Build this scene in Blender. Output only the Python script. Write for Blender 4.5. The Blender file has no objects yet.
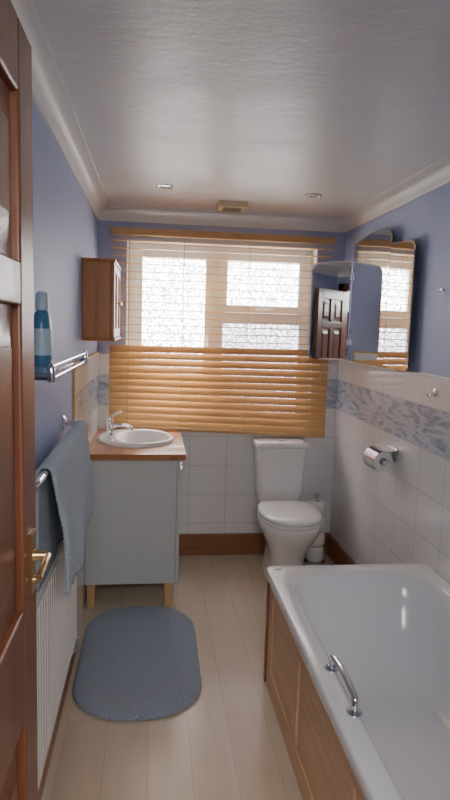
import bpy, bmesh, math, random
from mathutils import Vector, Matrix
random.seed(4)
S=bpy.context.scene
COL=S.collection
XL,XR,YB,YN,ZC=-0.363,1.246,3.95,0.30,2.27

# ---------------------------------------------------------------- materials
def mat(name,col,rough=0.5,metal=0.0,**k):
    m=bpy.data.materials.new(name); m.use_nodes=True
    b=m.node_tree.nodes['Principled BSDF']
    b.inputs['Base Color'].default_value=(*col,1); b.inputs['Roughness'].default_value=rough
    b.inputs['Metallic'].default_value=metal
    for kk,v in k.items(): b.inputs[kk.replace('_',' ')].default_value=v
    return m
def N(m,t,**k):
    n=m.node_tree.nodes.new(t)
    for a,v in k.items(): setattr(n,a,v)
    return n
def L(m,a,b): m.node_tree.links.new(a,b)
def P(m): return m.node_tree.nodes['Principled BSDF']
def coords(m,order=None,scale=(1,1,1),off=(0,0,0)):
    tc=N(m,'ShaderNodeTexCoord'); src=tc.outputs['Object']
    if order:
        s=N(m,'ShaderNodeSeparateXYZ'); L(m,src,s.inputs[0]); c=N(m,'ShaderNodeCombineXYZ')
        for i,ch in enumerate(order): L(m,s.outputs[ch],c.inputs[i])
        src=c.outputs[0]
    mp=N(m,'ShaderNodeMapping'); mp.inputs['Scale'].default_value=scale; mp.inputs['Location'].default_value=off
    L(m,src,mp.inputs[0]); return mp.outputs[0]
def ramp(m,src,stops):
    r=N(m,'ShaderNodeValToRGB'); e=r.color_ramp.elements
    e[0].position=stops[0][0]; e[0].color=(*stops[0][1],1)
    e[1].position=stops[-1][0]; e[1].color=(*stops[-1][1],1)
    for p,c in stops[1:-1]:
        x=e.new(p); x.color=(*c,1)
    L(m,src,r.inputs[0]); return r.outputs[0]
def bump(m,src,strength,dist=0.01):
    b=N(m,'ShaderNodeBump'); b.inputs['Strength'].default_value=strength; b.inputs['Distance'].default_value=dist
    L(m,src,b.inputs['Height']); L(m,b.outputs[0],P(m).inputs['Normal'])
def noise(m,vec,scale,detail=4,rough=.55,dist=0):
    n=N(m,'ShaderNodeTexNoise'); n.inputs['Scale'].default_value=scale; n.inputs['Detail'].default_value=detail
    n.inputs['Roughness'].default_value=rough; n.inputs['Distortion'].default_value=dist
    L(m,vec,n.inputs['Vector']); return n.outputs['Fac']
def wood(name,c1,c2,axis='Z',rough=.4,scale=1.0,coat=0.0):
    m=mat(name,c1,rough)
    sc=[28*scale]*3; sc['XYZ'.index(axis)]=1.6*scale
    v=coords(m,scale=tuple(sc)); f=noise(m,v,1.0,6,.6,1.2)
    col=ramp(m,f,[(.25,c2),(.5,c1),(.75,tuple(min(1,a*1.15) for a in c1))])
    L(m,col,P(m).inputs['Base Color']); bump(m,f,.08,.004)
    P(m).inputs['Coat Weight'].default_value=coat
    return m
M={}
M['wall']=mat('blue_paint',(.43,.485,.71),.6)
v=coords(M['wall']); bump(M['wall'],noise(M['wall'],v,60,4),.06,.003)
M['white']=mat('white_gloss_paint',(.84,.84,.83),.4)
M['crown']=mat('coving_paint',(.86,.84,.80),.45)
m=M['ceil']=mat('ceiling_paint',(.8,.8,.8),.42)
v=coords(m,scale=(1,1.6,1)); f=noise(m,v,5,8,.7,.6); L(m,ramp(m,f,[(.2,(.78,.775,.765)),(.8,(.88,.875,.865))]),P(m).inputs['Base Color'])
rr_=ramp(m,f,[(.3,(.30,.30,.30)),(.7,(.48,.48,.48))]); L(m,rr_,P(m).inputs['Roughness']); bump(m,noise(m,coords(m,scale=(1,2.2,1)),13,6,.65),.28,.01)
def tilemat(name,order,off):
    m=mat(name,(.8,.8,.8),.09,Coat_Weight=.3)
    v=coords(m,order,off=off)
    b=N(m,'ShaderNodeTexBrick'); b.offset=0.0; b.squash=1.0
    b.inputs['Scale'].default_value=1; b.inputs['Brick Width'].default_value=.25; b.inputs['Row Height'].default_value=.2
    b.inputs['Mortar Size'].default_value=.0018; b.inputs['Mortar Smooth'].default_value=.1
    b.inputs['Color1'].default_value=(.84,.84,.84,1); b.inputs['Color2'].default_value=(.81,.815,.82,1); b.inputs['Mortar'].default_value=(.56,.56,.56,1)
    L(m,v,b.inputs['Vector']); L(m,b.outputs['Color'],P(m).inputs['Base Color'])
    inv=N(m,'ShaderNodeMath',operation='SUBTRACT'); inv.inputs[0].default_value=1; L(m,b.outputs['Fac'],inv.inputs[1])
    n=noise(m,v,9,2); ad=N(m,'ShaderNodeMath',operation='MULTIPLY_ADD'); L(m,n,ad.inputs[0]); ad.inputs[1].default_value=.6; L(m,inv.outputs[0],ad.inputs[2])
    bump(m,ad.outputs[0],.32,.004); return m
M['tileR']=tilemat('white_tiles_side',('Y','Z','X'),(.13,-.02,0))
M['tileB']=tilemat('white_tiles_back',('X','Z','Y'),(.004,-.02,0))
def bordermat(name,order,off):
    m=mat(name,(.6,.65,.75),.12); v=coords(m,order,off=off)
    f=noise(m,coords(m,order,scale=(5,16,5)),1.0,3,.5,2.0)
    c=ramp(m,f,[(.30,(.27,.34,.47)),(.45,(.41,.48,.60)),(.56,(.64,.68,.74)),(.72,(.35,.43,.56))])
    b=N(m,'ShaderNodeTexBrick'); b.offset=0; b.inputs['Scale'].default_value=1; b.inputs['Brick Width'].default_value=.25; b.inputs['Row Height'].default_value=.1
    b.inputs['Mortar Size'].default_value=.0022; L(m,v,b.inputs['Vector'])
    mx=N(m,'ShaderNodeMix',data_type='RGBA'); L(m,b.outputs['Fac'],mx.inputs['Factor']); L(m,c,mx.inputs['A']); mx.inputs['B'].default_value=(.6,.6,.6,1)
    L(m,mx.outputs['Result'],P(m).inputs['Base Color']); bump(m,f,.2,.004); return m
M['bordR']=bordermat('border_tiles_side',('Y','Z','X'),(.13,-.02,0))
M['bordB']=bordermat('border_tiles_back',('X','Z','Y'),(.004,-.02,0))
m=M['floor']=mat('laminate_floor',(.6,.5,.38),.22)
v=coords(m,('Y','X','Z'))
b=N(m,'ShaderNodeTexBrick'); b.offset=.37; b.inputs['Scale'].default_value=1; b.inputs['Brick Width'].default_value=.85; b.inputs['Row Height'].default_value=.155
b.inputs['Mortar Size'].default_value=.0009; b.inputs['Color1'].default_value=(.68,.585,.46,1); b.inputs['Color2'].default_value=(.62,.52,.395,1); b.inputs['Mortar'].default_value=(.45,.35,.25,1)
L(m,v,b.inputs['Vector'])
g=noise(m,coords(m,scale=(26,3,1)),1.0,4,.6,.8)
mx=N(m,'ShaderNodeMix',data_type='RGBA',blend_type='MULTIPLY'); mx.inputs['Factor'].default_value=.45
L(m,b.outputs['Color'],mx.inputs['A']); L(m,ramp(m,g,[(.25,(.82,.78,.73)),(.7,(1,1,1))]),mx.inputs['B']); L(m,mx.outputs['Result'],P(m).inputs['Base Color'])
bump(m,g,.03,.002)
M['darkwood']=wood('mahogany_door_wood',(.21,.072,.032),(.11,.034,.015),'Z',.40,coat=.1)
M['skirt']=wood('stained_skirting_wood',(.30,.12,.055),(.19,.07,.028),'X',.35)
M['skirtY']=wood('stained_skirting_wood_side',(.30,.12,.055),(.19,.07,.028),'Y',.35)
M['pine']=wood('pine_panel_wood',(.74,.47,.28),(.60,.35,.19),'Y',.45)
M['cab']=wood('oak_cabinet_wood',(.46,.18,.055),(.30,.105,.03),'Z',.38)
M['top']=wood('cherry_worktop',(.42,.165,.06),(.28,.095,.03),'Y',.3,coat=.2)
M['leg']=wood('beech_leg',(.64,.40,.18),(.52,.30,.13),'Z',.45)
M['cer']=mat('ceramic',(.88,.88,.87),.12,Coat_Weight=.4)
M['acry']=mat('bath_acrylic',(.87,.875,.88),.14,Coat_Weight=.3)
M['chrome']=mat('chrome',(.78,.78,.79),.12,1.0)
M['brass']=mat('brass',(.70,.52,.27),.28,1.0)
M['grey']=mat('cabinet_grey_laminate',(.54,.56,.545),.45)
M['rad']=mat('radiator_enamel',(.80,.78,.75),.3)
M['mirror']=mat('mirror_silver',(.86,.88,.88),.01,1.0)
M['mback']=mat('mirror_backing',(.05,.055,.06),.6)
M['upvc']=mat('upvc',(.88,.88,.88),.3)
M['paper']=mat('toilet_paper',(.84,.83,.81),.9)
M['beige']=mat('aged_plastic',(.72,.64,.42),.45)
M['dark']=mat('dark_void',(.06,.05,.04),.7)
M['cord']=mat('blind_cord',(.55,.42,.25),.8)
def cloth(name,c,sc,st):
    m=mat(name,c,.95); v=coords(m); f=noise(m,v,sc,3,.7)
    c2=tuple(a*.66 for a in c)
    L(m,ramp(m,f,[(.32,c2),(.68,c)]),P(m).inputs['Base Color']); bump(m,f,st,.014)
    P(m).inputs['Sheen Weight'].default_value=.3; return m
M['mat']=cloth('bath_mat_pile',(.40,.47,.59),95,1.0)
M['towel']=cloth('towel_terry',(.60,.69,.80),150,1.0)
# slats
m=M['slat']=wood('blind_slat_wood',(.72,.47,.22),(.60,.36,.15),'X',.35)
tr=N(m,'ShaderNodeBsdfTranslucent'); tr.inputs[0].default_value=(.85,.52,.22,1)
mxs=N(m,'ShaderNodeMixShader'); mxs.inputs[0].default_value=.14
out=[n for n in m.node_tree.nodes if n.type=='OUTPUT_MATERIAL'][0]
L(m,P(m).outputs[0],mxs.inputs[1]); L(m,tr.outputs[0],mxs.inputs[2]); L(m,mxs.outputs[0],out.inputs[0])
# obscure daylight glass
def pane(name,ca,cb,st,lo=.40,hi=.60):
    m=mat(name,(.5,.5,.5),.15)
    v=coords(m,scale=(1,1,1))
    f=noise(m,v,62,3,.6,1.5)
    c=ramp(m,f,[(lo,cb),((lo+hi)/2,tuple((a*.25+b_*.75) for a,b_ in zip(ca,cb))),(hi,ca)])
    L(m,c,P(m).inputs['Emission Color']); P(m).inputs['Emission Strength'].default_value=st
    return m
M['glassA']=pane('obscure_glass_bright',(1,1,1),(.052,.058,.07),27.0)
M['glassB']=pane('obscure_glass_lower',(.50,.47,.54),(.05,.046,.062),20.0,.42,.64)
m=M['shelfglass']=mat('shelf_glass',(.8,.9,.95),.03); P(m).inputs['Transmission Weight'].default_value=.9
M['bottle']=mat('bottle_blue_plastic',(.06,.17,.30),.3)
M['label']=mat('bottle_label',(.42,.52,.60),.4)
M['lamp']=mat('downlight_glass',(.8,.8,.8),.2)

# ---------------------------------------------------------------- mesh helpers
def obj(name,bm,m,smooth=True,parent=None,bevel=0,seg=2,angle=40):
    bmesh.ops.recalc_face_normals(bm,faces=bm.faces)
    me=bpy.data.meshes.new(name); bm.to_mesh(me); bm.free()
    o=bpy.data.objects.new(name,me); COL.objects.link(o)
    if m: me.materials.append(M[m] if isinstance(m,str) else m)
    if bevel:
        bv=o.modifiers.new('bevel','BEVEL'); bv.width=bevel; bv.segments=seg; bv.limit_method='ANGLE'; bv.angle_limit=math.radians(35)
    if smooth:
        for p in me.polygons: p.use_smooth=True
        try: me.set_sharp_from_angle(angle=math.radians(angle))
        except Exception: pass
    if parent: o.parent=parent
    return o
def G(name):
    e=bpy.data.objects.new(name,None); e.empty_display_size=.1; COL.objects.link(e); return e
def addbox(bm,x0,x1,y0,y1,z0,z1):
    vs=[bm.verts.new(c) for c in ((x0,y0,z0),(x1,y0,z0),(x1,y1,z0),(x0,y1,z0),(x0,y0,z1),(x1,y0,z1),(x1,y1,z1),(x0,y1,z1))]
    for f in ((0,3,2,1),(4,5,6,7),(0,1,5,4),(1,2,6,5),(2,3,7,6),(3,0,4,7)): bm.faces.new([vs[i] for i in f])
    return vs
def box(name,x0,x1,y0,y1,z0,z1,m,parent=None,bevel=0.0,seg=2):
    bm=bmesh.new(); addbox(bm,x0,x1,y0,y1,z0,z1); return obj(name,bm,m,bevel>0,parent,bevel,seg)
def boxes(name,lst,m,parent=None,bevel=0.0,seg=2):
    bm=bmesh.new()
    for b_ in lst: addbox(bm,*b_)
    return obj(name,bm,m,bevel>0,parent,bevel,seg)
def loft(bm,loops,cap0=True,cap1=True):
    rs=[[bm.verts.new(p) for p in lp] for lp in loops]
    n=len(rs[0])
    for a,b_ in zip(rs,rs[1:]):
        for i in range(n): bm.faces.new((a[i],a[(i+1)%n],b_[(i+1)%n],b_[i]))
    if cap0: bm.faces.new(rs[0][::-1])
    if cap1: bm.faces.new(rs[-1])
def rr(x0,x1,y0,y1,r,z,k=8):
    pts=[]
    for cx,cy,a0 in ((x1-r,y1-r,0),(x0+r,y1-r,90),(x0+r,y0+r,180),(x1-r,y0+r,270)):
        for i in range(k+1):
            a=math.radians(a0+90*i/k); pts.append((cx+r*math.cos(a),cy+r*math.sin(a),z))
    return pts
def lathe(bm,prof,origin,axis='Z',n=28,cap=True):
    o=Vector(origin); loops=[]
    for r,h in prof:
        lp=[]
        for i in range(n):
            a=2*math.pi*i/n; c,s=r*math.cos(a),r*math.sin(a)
            p={'Z':(c,s,h),'X':(h,c,s),'Y':(s,h,c)}[axis]
            lp.append(tuple(o+Vector(p)))
        loops.append(lp)
    loft(bm,loops,cap,cap)
def tube(bm,pts,r,n=14,cap=True):
    pts=[Vector(p) for p in pts]; loops=[]; prev=None
    rs=r if isinstance(r,(list,tuple)) else [r]*len(pts)
    for i,p in enumerate(pts):
        t=(pts[min(i+1,len(pts)-1)]-pts[max(i-1,0)]).normalized()
        if prev is None:
            u=Vector((0,0,1)) if abs(t.z)<.9 else Vector((1,0,0))
            u=(u-t*u.dot(t)).normalized()
        else: u=(prev-t*prev.dot(t)).normalized()
        w=t.cross(u); prev=u
        loops.append([tuple(p+rs[i]*(math.cos(2*math.pi*k/n)*u+math.sin(2*math.pi*k/n)*w)) for k in range(n)])
    loft(bm,loops,cap,cap)
def bez(p0,p1,p2,k=8):
    p0,p1,p2=map(Vector,(p0,p1,p2)); return [tuple((1-t)**2*p0+2*t*(1-t)*p1+t*t*p2) for t in [i/k for i in range(k+1)]]
def smoothpath(pts,r=.03,k=6):
    pts=[Vector(p) for p in pts]; o=[tuple(pts[0])]
    for a,b_,c in zip(pts,pts[1:],pts[2:]):
        d1=min(r,(b_-a).length*.49); d2=min(r,(c-b_).length*.49)
        o+=bez(b_+(a-b_).normalized()*d1,b_,b_+(c-b_).normalized()*d2,k)
    o.append(tuple(pts[-1])); return o

# ---------------------------------------------------------------- room shell
box('floor',XL-.15,XR+.15,-1.3,YB+.25,-.1,0,'floor')
box('ceiling',XL-.15,XR+.15,-1.3,YB+.25,ZC,ZC+.1,'ceil')
wl=box('wall_left',XL-.15,XL,-1.3,YB+.25,0,ZC,'wall')
wr=box('wall_right',XR,XR+.15,-1.3,YB+.25,0,ZC,'wall')
WX0,WX1,WZ0,WZ1=-.185,1.065,.87,2.085
wb=boxes('wall_back',[(XL,WX0,YB,YB+.25,0,ZC),(WX1,XR,YB,YB+.25,0,ZC),(WX0,WX1,YB,YB+.25,0,WZ0),(WX0,WX1,YB,YB+.25,WZ1,ZC)],'wall')
boxes('wall_near',[(XL,-.275,.18,YN,0,ZC),(.575,XR,.18,YN,0,ZC),(-.275,.575,.18,YN,2.05,ZC)],'wall')
box('wall_hall',XL,XR,-1.3,-1.2,0,ZC,'white')
boxes('trim_door_frame',[(-.275,-.245,.17,.31,0,2.05),(.545,.575,.17,.31,0,2.05),(-.245,.545,.17,.31,2.02,2.05),
   (-.335,-.263,.30,.315,0,2.11),(.563,.635,.30,.315,0,2.11),(-.335,.635,.30,.315,2.04,2.11)],'darkwood',bevel=.003)
# coving
prof=[(0,.078),(.010,.078),(.014,.068)]+[(.014+.056*(1-math.cos(a)),.068-.056*math.sin(a)) for a in [math.radians(10*i) for i in range(1,10)]]+[(.078,.010),(.078,0)]
bm=bmesh.new(); rows=[]
for d,h in prof:
    z=ZC-h
    rows.append([bm.verts.new(p) for p in ((XL+d,YN+d,z),(XL+d,YB-d,z),(XR-d,YB-d,z),(XR-d,YN+d,z))])
for a,b_ in zip(rows,rows[1:]):
    for i in range(4): bm.faces.new((a[i],a[(i+1)%4],b_[(i+1)%4],b_[i]))
obj('trim_coving',bm,'crown')
# tiling
TT=1.355
def bt(name,lst,m,par): return boxes(name,lst,m,par)
tgr=G('trim_tiling_right'); tgl=G('trim_tiling_left'); tgb=G('trim_tiling_back')
bt('tiles_white',[(XR-.008,XR,YN,YB,.0,1.02),(XR-.008,XR,YN,YB,1.22,TT)],'tileR',tgr)
bt('tiles_border',[(XR-.0085,XR,YN,YB,1.02,1.22)],'bordR',tgr)
box('tile_edge',XR-.011,XR,YN,YB-.008,TT,TT+.010,'white',tgr,.002)
bt('tiles_white',[(XL,XL+.008,2.77,YB,0,1.02),(XL,XL+.008,2.77,YB,1.22,TT)],'tileR',tgl)
bt('tiles_border',[(XL,XL+.0085,2.77,YB,1.02,1.22)],'bordR',tgl)
boxes('tile_edge',[(XL,XL+.012,2.77,YB-.01,TT,TT+.014),(XL,XL+.012,2.757,2.77,.80,TT+.014)],'leg',tgl,.002)
bt('tiles_white',[(XL+.008,XR-.008,YB-.008,YB,0,WZ0-.012),(WX1,XR-.008,YB-.008,YB,WZ0-.012,1.02),(WX1,XR-.008,YB-.008,YB,1.22,TT),
   (XL+.008,WX0,YB-.008,YB,WZ0-.012,1.02),(XL+.008,WX0,YB-.008,YB,1.22,TT)],'tileB',tgb)
bt('tiles_border',[(WX1,XR-.008,YB-.0085,YB,1.02,1.22),(XL+.008,WX0,YB-.0085,YB,1.02,1.22)],'bordB',tgb)
boxes('trim_window_reveal',[(WX0,WX0+.008,YB-.002,YB+.12,WZ0,WZ1),(WX1-.008,WX1,YB-.002,YB+.12,WZ0,WZ1),(WX0,WX1,YB-.002,YB+.12,WZ1-.008,WZ1),(WX0-.01,WX1+.01,YB-.02,YB+.12,WZ0-.012,WZ0+.008)],'white',bevel=.002)
def skirt(name,x0,x1,y0,y1,m):
    bm=bmesh.new(); addbox(bm,x0,x1,y0,y1,0,.148); return obj(name,bm,m,True,None,.006,3)
skirt('baseboard_back',.17,XR-.009,YB-.028,YB-.0085,'skirt')
skirt('baseboard_right',XR-.028,XR-.0085,2.50,YB-.03,'skirtY')
skirt('baseboard_left',XL+.0005,XL+.020,YN+.02,2.755,'skirtY')

# ---------------------------------------------------------------- window
w=G('window_1'); fy0,fy1=YB+.10,YB+.165
X0,X1,Z0,Z1=WX0+.008,WX1-.008,WZ0+.008,WZ1-.008; XM=.405; ZT=1.625
boxes('outer_frame',[(X0,X0+.055,fy0,fy1,Z0,Z1),(X1-.055,X1,fy0,fy1,Z0,Z1),(X0+.055,X1-.055,fy0,fy1,Z1-.055,Z1),(X0+.055,X1-.055,fy0,fy1,Z0,Z0+.06),
  (XM-.035,XM+.035,fy0,fy1,Z0+.06,Z1-.055),(XM+.035,X1-.055,fy0,fy1,ZT-.034,ZT+.034)],'upvc',w,.004)
def sash(nm,a,b_,c,d,t=.050,proud=.018):
    y0=fy0-proud; boxes(nm,[(a,a+t,y0,fy0+.03,c,d),(b_-t,b_,y0,fy0+.03,c,d),(a+t,b_-t,y0,fy0+.03,c,c+t),(a+t,b_-t,y0,fy0+.03,d-t,d)],'upvc',w,.005,3)
sash('casement_sash',X0+.045,XM-.024,Z0+.05,Z1-.045)
sash('fanlight_sash',XM+.024,X1-.045,ZT+.02,Z1-.045)
boxes('glazing_bead',[(XM+.034,XM+.052,fy0-.003,fy0+.05,Z0+.055,ZT-.03),(X1-.075,X1-.054,fy0-.003,fy0+.05,Z0+.055,ZT-.03),(XM+.05,X1-.07,fy0-.003,fy0+.05,ZT-.050,ZT-.03)],'upvc',w,.003)
box('pane_casement',X0+.08,XM-.06,fy0+.012,fy0+.022,Z0+.085,Z1-.08,'glassA',w)
box('pane_fanlight',XM+.06,X1-.08,fy0+.012,fy0+.022,ZT+.055,Z1-.08,'glassA',w)
box('pane_lower',XM+.030,X1-.053,fy0+.030,fy0+.040,Z0+.058,ZT-.026,'glassB',w)
boxes('window_handles',[(XM-.058,XM-.034,fy0-.032,fy0-.018,1.42,1.50),(XM-.052,XM-.040,fy0-.044,fy0-.032,1.38,1.47),((XM+X1)/2-.06,(XM+X1)/2+.06,fy0-.038,fy0-.018,ZT+.028,ZT+.05)],'upvc',w,.003)

# ---------------------------------------------------------------- blind
bl=G('venetian_blind'); BX0,BX1,BY=-.283,1.154,3.895
boxes('headrail',[(BX0,BX1,BY-.028,BY+.028,2.105,2.145)],'slat',bl,.004)
boxes('valance_brackets',[(BX0+.1,BX0+.14,BY+.02,YB,2.11,2.14),(BX1-.14,BX1-.1,BY+.02,YB,2.11,2.14)],'chrome',bl)
bm=bmesh.new()
def slat(bm,zc,ang,wd=.05,tk=.0028,sag=0.0):
    ca,sa=math.cos(ang),math.sin(ang); loops=[]
    for x,dz in ((BX0,sag),(BX1,-sag)):
        lp=[]
        for s in range(7):
            u=-wd/2+wd*s/6; c=.0022*(1-(2*u/wd)**2)+tk/2; lp.append((u,c))
        lp2=[(u,c-tk) for u,c in lp[::-1]]
        loops.append([(x,BY+u*ca-c*sa,zc+dz+u*sa+c*ca) for u,c in lp+lp2])
    loft(bm,loops)
z=2.07
while z>1.44: slat(bm,z,math.radians(2+random.uniform(-1.5,1.5)),sag=random.uniform(-.001,.001)); z-=.0475
obj('open_slats',bm,'slat',True,bl)
bm=bmesh.new(); z=1.395
while z>.885:
    slat(bm,z,math.radians(54+random.uniform(-3,3)),sag=(1.395-z)*.055); z-=.0455
obj('closed_slats',bm,'slat',True,bl)
bm=bmesh.new(); loft(bm,[[(x,BY-.026,zz),(x,BY+.026,zz),(x,BY+.026,zz+.018),(x,BY-.026,zz+.018)] for x,zz in ((BX0,.888),(BX1,.829))])
obj('bottom_rail',bm,'slat',True,bl,.004)
bm=bmesh.new()
for x in (BX0+.12,.18,.60,BX1-.14):
    for dy in (-.029,.029): tube(bm,[(x,BY+dy,2.12),(x,BY+dy,.885-.04*(x-BX0))],.0012,6)
tube(bm,[(BX1-.06,BY-.034,2.11),(BX1-.058,BY-.036,1.25)],.0014,6); lathe(bm,[(.002,1.25),(.007,1.24),(.009,1.21),(.004,1.195)],(BX1-.058,BY-.036,0))
tube(bm,[(BX0+.02,BY-.034,2.11),(BX0+.02,BY-.036,1.35)],.0014,6)
obj('ladder_cords',bm,'cord',True,bl)

# ---------------------------------------------------------------- doors
d=G('door_1'); dx0,dx1=-.252,-.212; dy0,dy1=.345,1.108; dz0,dz1=.008,2.01
st=.105; ym=(dy0+dy1)/2
rails=[(dz0,.22),(.86,1.06),(1.575,1.645),(1.90,dz1)]
L_=[(dx0,dx1,dy0,dy0+st,dz0,dz1),(dx0,dx1,dy1-st,dy1,dz0,dz1)]
for a,b_ in rails: L_.append((dx0,dx1,dy0+st,dy1-st,a,b_))
pan=[(.22,.86),(1.06,1.575),(1.645,1.90)]
for a,b_ in pan: L_.append((dx0,dx1,ym-.045,ym+.045,a,b_))
boxes('stiles_and_rails',L_,'darkwood',d,.005,3)
bm=bmesh.new()
for a,b_ in pan:
    for p0,p1 in ((dy0+st,ym-.045),(ym+.045,dy1-st)):
        addbox(bm,dx0+.014,dx1-.014,p0-.004,p1+.004,a-.004,b_+.004)
        for sx,face in ((1,dx1-.014),(-1,dx0+.014)):
            lo=[]
            for ins,h in ((.022,0),(.030,.002),(.060,.010),(.063,.012)):
                lo.append([(face+sx*h,p0+ins,a+ins),(face+sx*h,p1-ins,a+ins),(face+sx*h,p1-ins,b_-ins),(face+sx*h,p0+ins,b_-ins)])
            loft(bm,lo,False,True)
obj('raised_panels',bm,'darkwood',True,d,angle=20)
for sx,xf in ((1,dx1),(-1,dx0)):
    nm='handle_room' if sx>0 else 'handle_wall'
    bm=bmesh.new(); hy,hz=1.062,1.135
    x0_,x1_=sorted((xf,xf+sx*.005))
    addbox(bm,x0_,x1_,hy-.018,hy+.018,hz-.065,hz+.045)
    tube(bm,[(xf+sx*.004,hy,hz),(xf+sx*.026,hy,hz)],[.010,.008])
    tube(bm,smoothpath([(xf+sx*.018,hy,hz),(xf+sx*.031,hy,hz),(xf+sx*.031,hy-.04,hz+.003),(xf+sx*.029,hy-.085,hz-.006)],.012),.006)
    tube(bm,[(xf+sx*.004,hy,hz-.045),(xf+sx*.012,hy,hz-.045)],.007)
    obj(nm,bm,'brass',True,d,.0015)
boxes('hinges',[(dx0-.004,dx0+.01,dy0-.012,dy0+.006,z_,z_+.08) for z_ in (.2,1.0,1.75)],'brass',d)
boxes('latch_plate',[(dx0+.008,dx1-.008,dy1,dy1+.0015,1.04,1.18)],'brass',d)
# dark door added in the unseen hall to brown the far wing's reflection
d2=G('added_reflection_door'); hx0,hx1=-.30,.62; hya,hyb=-1.199,-1.165; hm=(hx0+hx1)/2
L_=[(hx0,hx0+.11,hya,hyb,.008,2.0),(hx1-.11,hx1,hya,hyb,.008,2.0)]
for a,b_ in rails: L_.append((hx0+.11,hx1-.11,hya,hyb,a,min(b_,2.0)))
for a,b_ in pan: L_.append((hm-.05,hm+.05,hya,hyb,a,b_))
boxes('stiles_and_rails',L_,'darkwood',d2,.005)
boxes('panels',[(p0+.001,p1-.001,hya,hyb-.014,a,b_) for a,b_ in pan for p0,p1 in ((hx0+.11,hm-.05),(hm+.05,hx1-.11))]+[(p0+.03,p1-.03,hya,hyb-.004,a+.03,b_-.03) for a,b_ in pan for p0,p1 in ((hx0+.11,hm-.05),(hm+.05,hx1-.11))],'darkwood',d2,.003)

# ---------------------------------------------------------------- bath
bt_=G('bathtub'); bx0,bx1,by0,by1=.495,XR-.009,.775,2.47; RZ=.525
bm=bmesh.new()
def lp(x0,x1,y0,y1,r,z): return rr(x0,x1,y0,y1,r,z,10)
L3=[lp(bx0+.004,bx1-.002,by0+.004,by1-.004,.02,RZ-.042),lp(bx0,bx1,by0,by1,.022,RZ-.038),lp(bx0,bx1,by0,by1,.024,RZ-.012),lp(bx0+.004,bx1-.003,by0+.004,by1-.004,.024,RZ-.003),
    lp(bx0+.012,bx1-.008,by0+.012,by1-.012,.026,RZ),
    lp(bx0+.058,bx1-.045,by0+.085,by1-.095,.15,RZ),lp(bx0+.068,bx1-.055,by0+.095,by1-.106,.155,RZ-.004),lp(bx0+.075,bx1-.062,by0+.102,by1-.116,.158,RZ-.014)]
for t in (.15,.3,.45,.6,.75,.87,.95,1.0):
    z=RZ-.014-.36*math.sin(t*math.pi/2)
    q=1-math.cos(t*math.pi/2)
    L3.append(lp(bx0+.075+.03*t+.10*q,bx1-.062-.03*t-.10*q,by0+.102+.05*t+.10*q,by1-.116-.14*t-.16*q,.158-.01*t,z))
loft(bm,L3,False,True)
obj('tub_shell',bm,'acry',True,bt_,angle=60)
px=.512
bt_frame=[(px,px+.018,by0+.02,by1-.035,.40+.022,RZ-.04),(px,px+.018,by0+.02,by1-.035,0,.09)]
ys=[by1-.035-.07,1.90,1.32,by0+.02]
for y in ys: bt_frame.append((px,px+.018,y,y+.07,.09,.422))
boxes('side_panel_frame',bt_frame,'pine',bt_,.004,2)
box('side_panel_board',px+.008,px+.017,by0+.03,by1-.04,.01,RZ-.045,'pine',bt_)
boxes('corner_post',[(px-.008,px+.02,by1-.035,by1-.012,0,RZ-.04),(px+.02,bx1,by1-.028,by1-.014,0,RZ-.04)],'skirt',bt_,.003)
box('foot_panel',px+.02,bx1,by0+.02,by0+.035,0,RZ-.04,'pine',bt_)
bm=bmesh.new(); hx=.553
tube(bm,smoothpath([(hx,1.455,RZ-.002),(hx,1.45,RZ+.045),(hx,1.56,RZ+.056),(hx,1.67,RZ+.045),(hx,1.665,RZ-.002)],.035,8),.010,16)
for y in (1.455,1.665): lathe(bm,[(.022,0),(.022,.004),(.014,.012)],(hx,y,RZ))
obj('grab_handle',bm,'chrome',True,bt_)
bm=bmesh.new(); lathe(bm,[(.034,.0),(.034,.003),(.028,.005)],(.87,1.05,.1515)); obj('drain',bm,'chrome',True,bt_)
bm=bmesh.new()
for x in (.80,.96):
    lathe(bm,[(.024,0),(.024,.008),(.014,.014),(.013,.05),(.022,.055),(.024,.085),(.012,.092)],(x,.82,RZ))
    tube(bm,smoothpath([(x,.82,RZ+.035),(x,.90,RZ+.055),(x,.935,RZ+.03)],.03),.011)
obj('bath_taps',bm,'chrome',True,bt_)
bm=bmesh.new(); lathe(bm,[(.016,0),(.016,.003),(.012,.005)],(.545,2.43,RZ)); obj('rim_cap',bm,'upvc',True,bt_)

# ---------------------------------------------------------------- vanity + basin
va=G('bathroom_vanity'); vx0,vx1=XL+.009,.152; vy0,vy1=3.175,YB-.010; cz0,cz1=.137,.835
boxes('carcass',[(vx0,vx1-.020,vy0,vy0+.018,cz0,cz1),(vx0,vx1-.02,vy1-.018,vy1,cz0,cz1),(vx0,vx1-.02,vy0+.018,vy1-.018,cz0,cz0+.018),(vx0,vx0+.012,vy0+.018,vy1-.018,cz0+.018,cz1)],'grey',va,.001)
ymid=(vy0+vy1)/2
boxes('doors',[(vx1-.019,vx1,vy0+.002,ymid-.002,cz0+.002,cz1-.004),(vx1-.019,vx1,ymid+.002,vy1-.002,cz0+.002,cz1-.004)],'grey',va,.003)
bm=bmesh.new()
for y in (ymid-.05,ymid+.05): lathe(bm,[(.006,0),(.006,.012),(.014,.018),(.014,.024),(.006,.028)],(vx1,y,.70),'X',18)
obj('door_knobs',bm,'chrome',True,va)
bm=bmesh.new()
for x in (vx0+.030,vx1-.055):
    for y in (vy0+.032,vy1-.032):
        loft(bm,[[(x-s,y-s,z_),(x+s,y-s,z_),(x+s,y+s,z_),(x-s,y+s,z_)] for s,z_ in ((.019,0),(.022,cz0))])
obj('legs',bm,'leg',True,va,.003)
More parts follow.
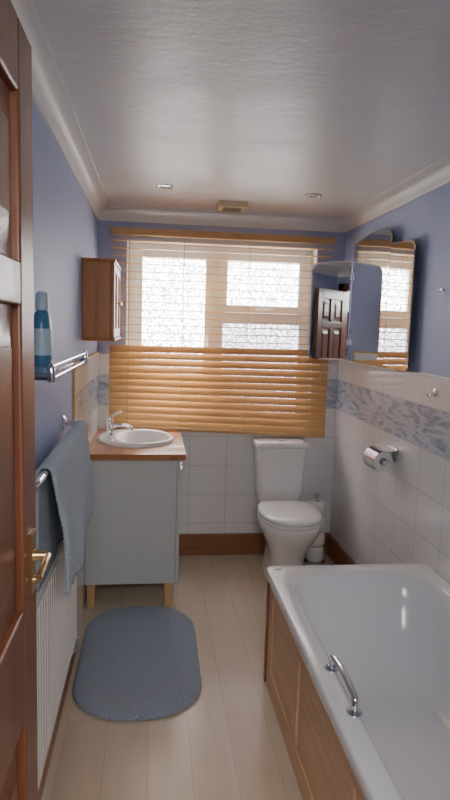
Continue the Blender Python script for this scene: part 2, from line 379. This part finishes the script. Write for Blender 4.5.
cx,cy,ax,ay=-.098,3.585,.226,.255
def ell(cx,cy,a,b_,z,n=64,p=2.0):
    o=[]
    for i in range(n):
        t=2*math.pi*i/n; c,s=math.cos(t),math.sin(t)
        o.append((cx+a*abs(c)**(2/p)*(1 if c>=0 else -1),cy+b_*abs(s)**(2/p)*(1 if s>=0 else -1),z))
    return o
tx0,tx1,ty0,ty1,tz0,tz1=XL+.009,.178,3.150,YB-.010,.835,.866
def rectloop(z,n=64):
    angs=[2*math.pi*i/n for i in range(n)]; o=[]
    for t in angs:
        c,s=math.cos(t),math.sin(t)
        k=min(((tx1-cx) if c>0 else (cx-tx0))/max(abs(c),1e-9),((ty1-cy) if s>0 else (cy-ty0))/max(abs(s),1e-9)); o.append([cx+k*c,cy+k*s,z])
    for qx in (tx0,tx1):
        for qy in (ty0,ty1):
            i=min(range(n),key=lambda j:(o[j][0]-qx)**2+(o[j][1]-qy)**2); o[i][0]=qx;o[i][1]=qy
    return [tuple(p) for p in o]
bm=bmesh.new()
loft(bm,[ell(cx,cy,ax-.03,ay-.03,tz1),rectloop(tz1),rectloop(tz0),ell(cx,cy,ax-.03,ay-.03,tz0),ell(cx,cy,ax-.03,ay-.03,tz1)],False,False)
bmesh.ops.remove_doubles(bm,verts=bm.verts,dist=1e-5)
obj('worktop',bm,'top',True,va,angle=30)
bm=bmesh.new(); T=tz1; sx=.035
loft(bm,[ell(cx,cy,ax,ay,T),ell(cx,cy,ax+.001,ay+.001,T+.012),ell(cx,cy,ax-.008,ay-.008,T+.021),ell(cx,cy,ax-.018,ay-.018,T+.022),
  ell(cx+sx,cy,ax-.062,ay-.045,T+.019),ell(cx+sx,cy,ax-.070,ay-.053,T+.012),ell(cx+sx,cy,ax-.085,ay-.075,T-.035),ell(cx+sx,cy,ax-.11,ay-.115,T-.085),ell(cx+sx,cy,ax-.15,ay-.165,T-.110),ell(cx+sx,cy,.02,.02,T-.115)],False,True)
obj('wash_basin',bm,'cer',True,va,angle=60)
bm=bmesh.new(); tx,ty,tz=cx-.158,cy+.02,T+.018
lathe(bm,[(.026,0),(.026,.006),(.021,.012),(.019,.05),(.022,.065),(.022,.085),(.015,.095)],(tx,ty,tz))
tube(bm,smoothpath([(tx,ty,tz+.045),(tx+.06,ty,tz+.070),(tx+.125,ty,tz+.052),(tx+.13,ty,tz+.030)],.03),.0115)
tube(bm,smoothpath([(tx,ty,tz+.09),(tx+.005,ty,tz+.115),(tx+.065,ty-.01,tz+.150)],.02),.0075)
lathe(bm,[(.019,.085),(.020,.10),(.012,.118)],(tx,ty,tz))
obj('mixer_tap',bm,'chrome',True,va)
bm=bmesh.new(); lathe(bm,[(.019,0),(.019,.003),(.010,.004)],(cx+sx,cy,T-.115)); obj('basin_waste',bm,'chrome',True,va)

# ---------------------------------------------------------------- wall cabinet
wc=G('wall_cabinet'); qx0,qx1,qy0,qy1,qz0,qz1=XL+.001,-.222,3.12,3.64,1.475,1.86
boxes('carcass',[(qx0,qx1,qy0,qy0+.016,qz0,qz1),(qx0,qx1,qy1-.016,qy1,qz0,qz1),(qx0,qx1,qy0+.016,qy1-.016,qz0,qz0+.016),(qx0,qx1,qy0+.016,qy1-.016,qz1-.016,qz1),(qx0,qx0+.008,qy0+.016,qy1-.016,qz0,qz1),
   (qx0+.008,qx1-.01,qy0+.016,qy1-.016,1.66,1.67)],'cab',wc,.002)
boxes('cornice_and_plinth',[(qx0,qx1+.024,qy0-.010,qy1+.010,qz1,qz1+.014),(qx0,qx1+.024,qy0-.010,qy1+.010,qz0-.014,qz0)],'cab',wc,.005,3)
fx0,fx1=qx1+.001,qx1+.018
ql=[]
for a,b_ in ((qy0+.002,(qy0+qy1)/2-.001),((qy0+qy1)/2+.001,qy1-.002)):
    ql+=[(fx0,fx1,a,a+.042,qz0+.002,qz1-.002),(fx0,fx1,b_-.042,b_,qz0+.002,qz1-.002),(fx0,fx1,a+.042,b_-.042,qz0+.002,qz0+.05),(fx0,fx1,a+.042,b_-.042,qz1-.05,qz1-.002),(fx0+.003,fx1-.008,a+.04,b_-.04,qz0+.048,qz1-.048)]
boxes('doors',ql,'cab',wc,.003)
bm=bmesh.new()
for y in ((qy0+qy1)/2-.022,(qy0+qy1)/2+.022): lathe(bm,[(.005,0),(.005,.010),(.011,.016),(.010,.022),(.004,.026)],(fx1,y,1.66),'X',16)
obj('knobs',bm,'brass',True,wc)

# ---------------------------------------------------------------- toilet
to=G('toilet'); tcx=.835
def egg(a,lf,lb,z,cy,n=48,p=2.3,cx_=tcx):
    o=[]
    for i in range(n):
        t=2*math.pi*i/n; c,s=math.cos(t),math.sin(t)
        pp=p+(.9 if s>0 else -.1)
        o.append((cx_+a*abs(c)**(2/pp)*(1 if c>=0 else -1),cy+(lb if s>0 else lf)*abs(s)**(2/pp)*(1 if s>=0 else -1),z))
    return o
ecy=3.47
bm=bmesh.new()
loft(bm,[egg(.118,.15,.38,0,3.50),egg(.118,.15,.38,.02,3.50),egg(.106,.135,.37,.05,3.50),egg(.100,.125,.36,.14,3.50),egg(.115,.15,.36,.21,3.49),egg(.150,.20,.36,.29,3.48),
   egg(.174,.238,.34,.35,ecy),egg(.181,.252,.30,.385,ecy),egg(.182,.255,.26,.405,ecy),egg(.176,.25,.25,.412,ecy)])
obj('pan',bm,'cer',True,to,angle=60)
bm=bmesh.new()
loft(bm,[egg(.180,.255,.20,.413,ecy),egg(.186,.262,.205,.418,ecy),egg(.186,.262,.205,.429,ecy),egg(.182,.257,.20,.433,ecy)])
loft(bm,[egg(.182,.258,.205,.436,ecy),egg(.188,.265,.212,.441,ecy),egg(.187,.264,.212,.455,ecy),egg(.172,.245,.20,.466,ecy),egg(.12,.18,.14,.474,ecy),egg(.05,.08,.06,.477,ecy)])
obj('seat_and_lid',bm,'cer',True,to,angle=60)
bm=bmesh.new()
for x in (tcx-.075,tcx+.075): tube(bm,[(x-.02,3.688,.447),(x+.02,3.688,.447)],.011)
obj('seat_hinges',bm,'chrome',True,to)
bm=bmesh.new()
loft(bm,[rr(tcx-.128,tcx+.128,3.745,3.925,.05,.405),rr(tcx-.142,tcx+.142,3.735,3.928,.05,.43),rr(tcx-.150,tcx+.150,3.73,3.93,.045,.50),rr(tcx-.162,tcx+.162,3.722,3.938,.04,.775),rr(tcx-.162,tcx+.162,3.722,3.938,.04,.786)])
loft(bm,[rr(tcx-.165,tcx+.165,3.719,3.940,.04,.787),rr(tcx-.174,tcx+.174,3.710,3.941,.042,.793),rr(tcx-.175,tcx+.175,3.709,3.941,.042,.811),rr(tcx-.168,tcx+.168,3.716,3.938,.04,.821),rr(tcx-.14,tcx+.14,3.74,3.92,.03,.824)])
obj('cistern',bm,'cer',True,to,angle=50)
bm=bmesh.new(); lathe(bm,[(.024,0),(.024,.002),(.018,.003),(.017,.0025)],(tcx,3.79,.824)); obj('flush_button',bm,'chrome',True,to)

# ---------------------------------------------------------------- toilet roll stand (spare rolls)
rs=G('toilet_roll_stand'); rx,ry=1.090,3.77
bm=bmesh.new(); lathe(bm,[(.068,0),(.068,.010),(.05,.014)],(rx,ry,0)); tube(bm,[(rx,ry,.01),(rx,ry,.46)],.006); lathe(bm,[(.004,.45),(.013,.46),(.013,.472),(.004,.48)],(rx,ry,0))
obj('base_and_post',bm,'chrome',True,rs)
bm=bmesh.new()
for i in range(4):
    z=.015+i*.104
    lathe(bm,[(.021,0),(.044,0),(.055,.007),(.061,.020),(.061,.080),(.055,.093),(.044,.100),(.021,.100),(.021,0)],(rx,ry,z),'Z',32,False)
obj('spare_rolls',bm,'paper',True,rs,angle=80)

# ---------------------------------------------------------------- wall toilet roll holder
rh=G('toilet_roll_holder'); ty_,tz_=2.93,.905; wx=XR-.009; rcx=wx-.070
bm=bmesh.new(); lathe(bm,[(.020,-.05),(.050,-.05),(.052,-.047),(.052,.047),(.050,.05),(.020,.05),(.020,-.05)],(rcx,ty_,tz_-.012),'Y',36,False)
obj('paper_roll',bm,'paper',True,rh)
bm=bmesh.new(); addbox(bm,wx-.006,wx,ty_-.062,ty_+.062,tz_-.02,tz_+.055)
obj('back_plate',bm,'chrome',True,rh,.003)
bm=bmesh.new(); R=.062; th=.0025; lo=[]
for y in (ty_-.080,ty_+.072):
    o_=[(wx-.001,y,tz_+R-.012)]; i_=[(wx-.001,y,tz_+R-.012-th)]
    for k in range(19):
        a=math.radians(90+k*8.5); o_.append((rcx+R*math.cos(a),y,tz_-.012+R*math.sin(a))); i_.append((rcx+(R-th)*math.cos(a),y,tz_-.012+(R-th)*math.sin(a)))
    lo.append(o_+i_[::-1])
loft(bm,lo)
tube(bm,smoothpath([(wx-.003,ty_-.068,tz_-.012),(rcx,ty_-.068,tz_-.012)],.01),.005)
tube(bm,[(rcx,ty_-.070,tz_-.012),(rcx,ty_+.06,tz_-.012)],.006)
lathe(bm,[(.012,-.008),(.012,.004)],(rcx,ty_-.068,tz_-.012),'Y')
obj('cover_flap',bm,'chrome',True,rh)

# ---------------------------------------------------------------- triple mirror
tm=G('triple_mirror')
def mpanel(nm,origin,direction,width,z0,z1,thick=.006):
    dv=Vector((*direction,0)).normalized(); nv=Vector((-dv.y,dv.x,0))
    out_=[(0,z0+.02),(0.02,z0),(width-.02,z0),(width,z0+.02)]
    h=z1-.07; n=10
    out_+= [(width,h)]+[(width-.06+.06*math.cos(math.radians(a)),h+.045*math.sin(math.radians(a))) for a in range(15,91,15)]
    out_+= [(width-.06-(width-.12)*i/n, h+.045+.025*math.sin(math.pi*i/n)) for i in range(1,n)]
    out_+= [(.06+.06*math.cos(math.radians(a)),h+.045*math.sin(math.radians(a))) for a in range(90,166,15)]+[(0,h)]
    def P3(u,z,o): p=Vector((*origin,0))+dv*u+nv*o; return (p.x,p.y,z)
    cu=width/2; cz=(z0+z1)/2
    inn=[(cu+(u-cu)*(1-.020/width),cz+(z-cz)*(1-.020/(z1-z0))) for u,z in out_]
    bm=bmesh.new(); loft(bm,[[P3(u,z,thick-.002) for u,z in out_],[P3(u,z,thick) for u,z in inn]],True,True)
    obj(nm+'_glass',bm,'mirror',False,tm)
    bm=bmesh.new(); loft(bm,[[P3(u,z,-.006) for u,z in out_],[P3(u,z,thick-.0022) for u,z in out_]])
    obj(nm+'_backing',bm,'mback',False,tm)
MZ0=1.365
mpanel('centre',(XR-.040,3.03),(0,1),.60,MZ0,2.10)
def wing(nm,hinge,direction,width,z0,z1,flip):
    dv=Vector((*direction,0)).normalized(); nv=Vector((-dv.y,dv.x,0))*(-1 if flip else 1)
    o2=[(0,z0),(width-.02,z0),(width,z0+.02),(width,z1-.06)]+[(width-.06+.06*math.cos(math.radians(a)),z1-.06+.05*math.sin(math.radians(a))) for a in range(15,91,15)]+[(width*.35,z1-.004),(0,z1)]
    cu,cz=width/2,(z0+z1)/2
    inn=[(cu+(u-cu)*(1-.020/width),cz+(z-cz)*(1-.020/(z1-z0))) for u,z in o2]
    def P3(u,z,o): p=Vector((*hinge,0))+dv*u+nv*o; return (p.x,p.y,z)
    bm=bmesh.new(); loft(bm,[[P3(u,z,.004) for u,z in o2],[P3(u,z,.006) for u,z in inn]]); obj(nm+'_glass',bm,'mirror',False,tm)
    bm=bmesh.new(); loft(bm,[[P3(u,z,-.004) for u,z in o2],[P3(u,z,.0038) for u,z in o2]]); obj(nm+'_backing',bm,'mback',False,tm)
wing('wing_far',(XR-.05,3.645),(-.938,.3475),.240,MZ0,1.975,False)
wing('wing_near',(XR-.052,3.022),(.06,-1),.275,MZ0,2.0,True)
boxes('wall_mounts',[(XR-.036,XR,3.1,3.16,1.45,1.50),(XR-.036,XR,3.5,3.56,1.45,1.50),(XR-.036,XR,3.1,3.16,1.9,1.95),(XR-.036,XR,3.5,3.56,1.9,1.95)],'mback',tm)
boxes('hinges',[(XR-.058,XR-.036,3.630,3.650,z_,z_+.04) for z_ in (1.46,1.86)]+[(XR-.058,XR-.036,3.012,3.036,z_,z_+.04) for z_ in (1.46,1.86)],'chrome',tm)

# ---------------------------------------------------------------- radiator
ra=G('radiator'); r0,r1=1.20,2.40; rz0,rz1=.255,.80
bm=bmesh.new(); front=[]; y=r0; xb,xf=-.318,-.298
pitch=.038; n=int((r1-r0)/pitch); pitch=(r1-r0)/n
for i in range(n):
    y=r0+i*pitch
    front+=[(xf-.010,y),(xf-.010,y+pitch*.18),(xf,y+pitch*.34),(xf,y+pitch*.84)]
front.append((xf-.010,r1))
poly=front+[(xb,r1),(xb,r0)]
loft(bm,[[(a,b_,z_) for a,b_ in poly] for z_ in (rz0+.02,rz1-.02)])
addbox(bm,xb,xf-.003,r0,r1,rz0,rz0+.025); addbox(bm,xb,xf-.003,r0,r1,rz1-.025,rz1)
obj('ribbed_panel',bm,'rad',True,ra,angle=25)
boxes('top_grille_and_sides',[(XL+.016,xf-.001,r0-.004,r0,rz0,rz1+.004),(XL+.016,xf-.001,r1,r1+.004,rz0,rz1+.004),(XL+.016,xf-.001,r0,r1,rz1,rz1+.004)],'rad',ra,.001)
boxes('brackets',[(XL+.0005,XL+.05,y,y+.03,rz0+.08,rz1-.08) for y in (1.35,2.2)],'rad',ra)
bm=bmesh.new()
for y in (r0+.04,r1+.03):
    tube(bm,smoothpath([(XL+.001,y,.17),(xb+.005,y,.17),(xb+.005,y,rz0+.03)],.02),.0075); lathe(bm,[(.012,.19),(.016,.195),(.016,.24),(.010,.245)],(xb+.005,y,0))
tube(bm,[(xb+.005,r1+.035,rz0+.03),(xb+.005,r1-.02,rz0+.03)],.008)
obj('valves_and_pipes',bm,'chrome',True,ra)

# ---------------------------------------------------------------- towel rail
tr_=G('towel_rail'); tX,tZ=-.286,1.145; t0,t1=1.50,2.46
bm=bmesh.new()
tube(bm,smoothpath([(XL+.004,t0,tZ),(tX,t0,tZ),(tX,t1,tZ),(XL+.004,t1,tZ)],.03,8),.0105,16)
for y in (t0,t1): lathe(bm,[(.030,0),(.030,.005),(.022,.012),(.014,.016)],(XL,y,tZ),'X')
obj('rail',bm,'chrome',True,tr_)
tw=G('hand_towel'); bm=bmesh.new()
NU,NV=44,46; a0,a1=1.62,2.40; grid=[]
hl,bk=.43,.34; arc=.066; tot=hl+arc+bk
for i in range(NU+1):
    u=i/NU; row=[]
    for j in range(NV+1):
        s=tot*j/NV
        if s<hl:
            dn=hl-s; x=tX+.021; z=tZ-dn
        elif s<hl+arc:
            a=math.pi*(s-hl)/arc; x=tX+.021*math.cos(a); z=tZ+.020*math.sin(a); dn=0
        else:
            dn=s-hl-arc; x=tX-.021; z=tZ-dn
        fr= s<hl
        wv=(.014*math.sin(u*9+.6)+.009*math.sin(u*21+1.3))*min(1,dn/.18)
        x=max(x+(abs(wv)*1.0+min(.014,dn*.06) if fr else -abs(wv)*.3),XL+.016)
        y=a0+(a1-a0)*u; mid=(a0+a1)/2
        y=mid+(y-mid)*(1-.08*min(1,dn/.3)*(1 if fr else .5))
        if fr:
            e=abs(2*u-1); z+=(.07+.09*u)*(max(0,e-.2)/.8)**2*(dn/hl)**2+.05*u*(dn/hl)
        row.append(bm.verts.new((x,y,z)))
    grid.append(row)
for i in range(NU):
    for j in range(NV): bm.faces.new((grid[i][j],grid[i+1][j],grid[i+1][j+1],grid[i][j+1]))
o=obj('towel_cloth',bm,'towel',True,tw,angle=180)
sd=o.modifiers.new('t','SOLIDIFY'); sd.thickness=.010; sd.offset=0

# ---------------------------------------------------------------- glass shelf with bottle
gs=G('bathroom_shelf'); sZ=1.425; s0,s1=1.42,2.10; so=-.235
box('glass_plate',XL+.012,so-.004,s0+.01,s1-.01,sZ,sZ+.006,'shelfglass',gs,.002)
bm=bmesh.new()
for y in (s0,s1):
    tube(bm,[(XL+.004,y,sZ-.004),(so,y,sZ-.004)],.006); lathe(bm,[(.022,0),(.022,.005),(.012,.014)],(XL,y,sZ-.004),'X')
    lathe(bm,[(.008,-.014),(.010,-.008),(.010,.010),(.006,.026),(.003,.032)],(so,y,sZ))
tube(bm,[(so,s0,sZ+.022),(so,s1,sZ+.022)],.0035)
tube(bm,[(so,s0,sZ-.006),(so,s1,sZ-.006)],.0035)
obj('chrome_frame',bm,'chrome',True,gs)
bo=G('shampoo_bottle'); bX,bY=-.298,1.66; z=sZ+.0065
bm=bmesh.new()
def el(a,b_,zz,n=32): return [(bX+a*math.cos(2*math.pi*i/n),bY+b_*math.sin(2*math.pi*i/n),zz) for i in range(n)]
loft(bm,[el(.022,.030,z),el(.025,.034,z+.006),el(.026,.036,z+.05),el(.024,.034,z+.11),el(.019,.026,z+.140),el(.012,.014,z+.150)])
obj('bottle_body',bm,'bottle',True,bo)
bm=bmesh.new(); loft(bm,[el(.0265,.0365,z+.03),el(.0268,.0368,z+.035),el(.0262,.0360,z+.095),el(.0255,.0352,z+.10)],False,False); obj('bottle_label',bm,'label',True,bo)
bm=bmesh.new(); loft(bm,[el(.016,.018,z+.148),el(.017,.019,z+.155),el(.016,.018,z+.19),el(.011,.012,z+.197)]); obj('bottle_cap',bm,'label',True,bo)

# ---------------------------------------------------------------- bath mat
bm=bmesh.new(); A0,A1,B0,B1=-.322,.228,2.210,3.160
def mr(ins,z): return [(x,y,z) for x,y,_ in rr(A0+ins,A1-ins,B0+ins,B1-ins,.235-ins,0,14)]
loft(bm,[mr(.006,.001),mr(0,.005),mr(0,.012),mr(.006,.018),mr(.016,.021),mr(.08,.021),mr(.2,.021)])
obj('bath_mat',bm,'mat',True,angle=80)

# ---------------------------------------------------------------- ceiling fittings
for i,(x,y) in enumerate(((.038,3.26),(.842,3.27))):
    g=G('recessed_downlight' if i==0 else 'recessed_downlight.001')
    bm=bmesh.new(); lathe(bm,[(.030,-.002),(.034,-.006),(.044,-.005),(.046,0),(.030,0),(.030,-.002)],(x,y,ZC),'Z',32,False); obj('bezel',bm,'chrome',True,g)
    bm=bmesh.new(); lathe(bm,[(.030,0),(.030,-.003),(.02,-.004)],(x,y,ZC),'Z',24); obj('lens',bm,'lamp',True,g)
ef=G('extractor_vent'); x,y=.442,3.62
bm=bmesh.new(); loft(bm,[rr(x-.085,x+.085,y-.085,y+.085,.012,ZC),rr(x-.085,x+.085,y-.085,y+.085,.012,ZC-.022),rr(x-.078,x+.078,y-.078,y+.078,.012,ZC-.032)]); obj('housing',bm,'beige',True,ef)
boxes('grille_slots',[(x-.055,x+.055,y-.052+i*.024,y-.046+i*.024,ZC-.0335,ZC-.031) for i in range(5)],'dark',ef)

# ---------------------------------------------------------------- hooks on right wall
for i,(y,z,xw) in enumerate(((2.51,1.29,XR-.009),(2.53,1.74,XR))):
    g=G('towel_hook' if i==0 else 'towel_hook.001'); bm=bmesh.new()
    r=.018 if i==0 else .008
    lathe(bm,[(r,0),(r,-.004),(r*.6,-.008)],(xw,y,z),'X')
    k=1 if i==0 else .6
    tube(bm,smoothpath([(xw-.004,y,z),(xw-.022*k,y,z-.004*k),(xw-.024*k,y,z-.022*k),(xw-.034*k,y,z-.018*k),(xw-.036*k,y,z-.004*k)],.012*k),.0035*k)
    obj('hook',bm,'chrome',True,g)

# ---------------------------------------------------------------- lights
W=bpy.data.worlds.new('sky'); S.world=W; W.use_nodes=True
W.node_tree.nodes['Background'].inputs[0].default_value=(.75,.85,1,1); W.node_tree.nodes['Background'].inputs[1].default_value=1.0
la=bpy.data.lights.new('added_fill_light','AREA'); la.energy=44; la.size=.9; la.color=(1,.99,.97)  # area light added behind the camera as front fill for the room
lo_=bpy.data.objects.new('added_fill_light',la); COL.objects.link(lo_); lo_.location=(.25,-.55,2.15); lo_.rotation_euler=(math.radians(50),0,0)

# ---------------------------------------------------------------- camera
c=bpy.data.cameras.new('camera'); co=bpy.data.objects.new('camera',c); COL.objects.link(co); S.camera=co
c.sensor_fit='VERTICAL'; c.sensor_height=36; c.sensor_width=36; c.lens=27; c.clip_start=.02
th,ph,ro=math.radians(6.86),math.radians(6.93),.03
Rv=Vector((math.cos(th),-math.sin(th),0)); F=Vector((math.sin(th)*math.cos(ph),math.cos(th)*math.cos(ph),-math.sin(ph))); U=Rv.cross(F)
R2=math.cos(ro)*Rv+math.sin(ro)*U; U2=-math.sin(ro)*Rv+math.cos(ro)*U
mm=Matrix((R2,U2,-F)).transposed().to_4x4(); mm.translation=Vector((0,0,1.55)); co.matrix_world=mm

# centre each group empty on its parts
bpy.context.view_layer.update()
for e in [o for o in bpy.data.objects if o.type=='EMPTY']:
    pts=[Vector(c_) for ch in e.children for c_ in ch.bound_box]
    if not pts: continue
    ctr=Vector(((min(p.x for p in pts)+max(p.x for p in pts))/2,(min(p.y for p in pts)+max(p.y for p in pts))/2,min(p.z for p in pts)))
    e.location=ctr
    for ch in e.children: ch.location=-ctr
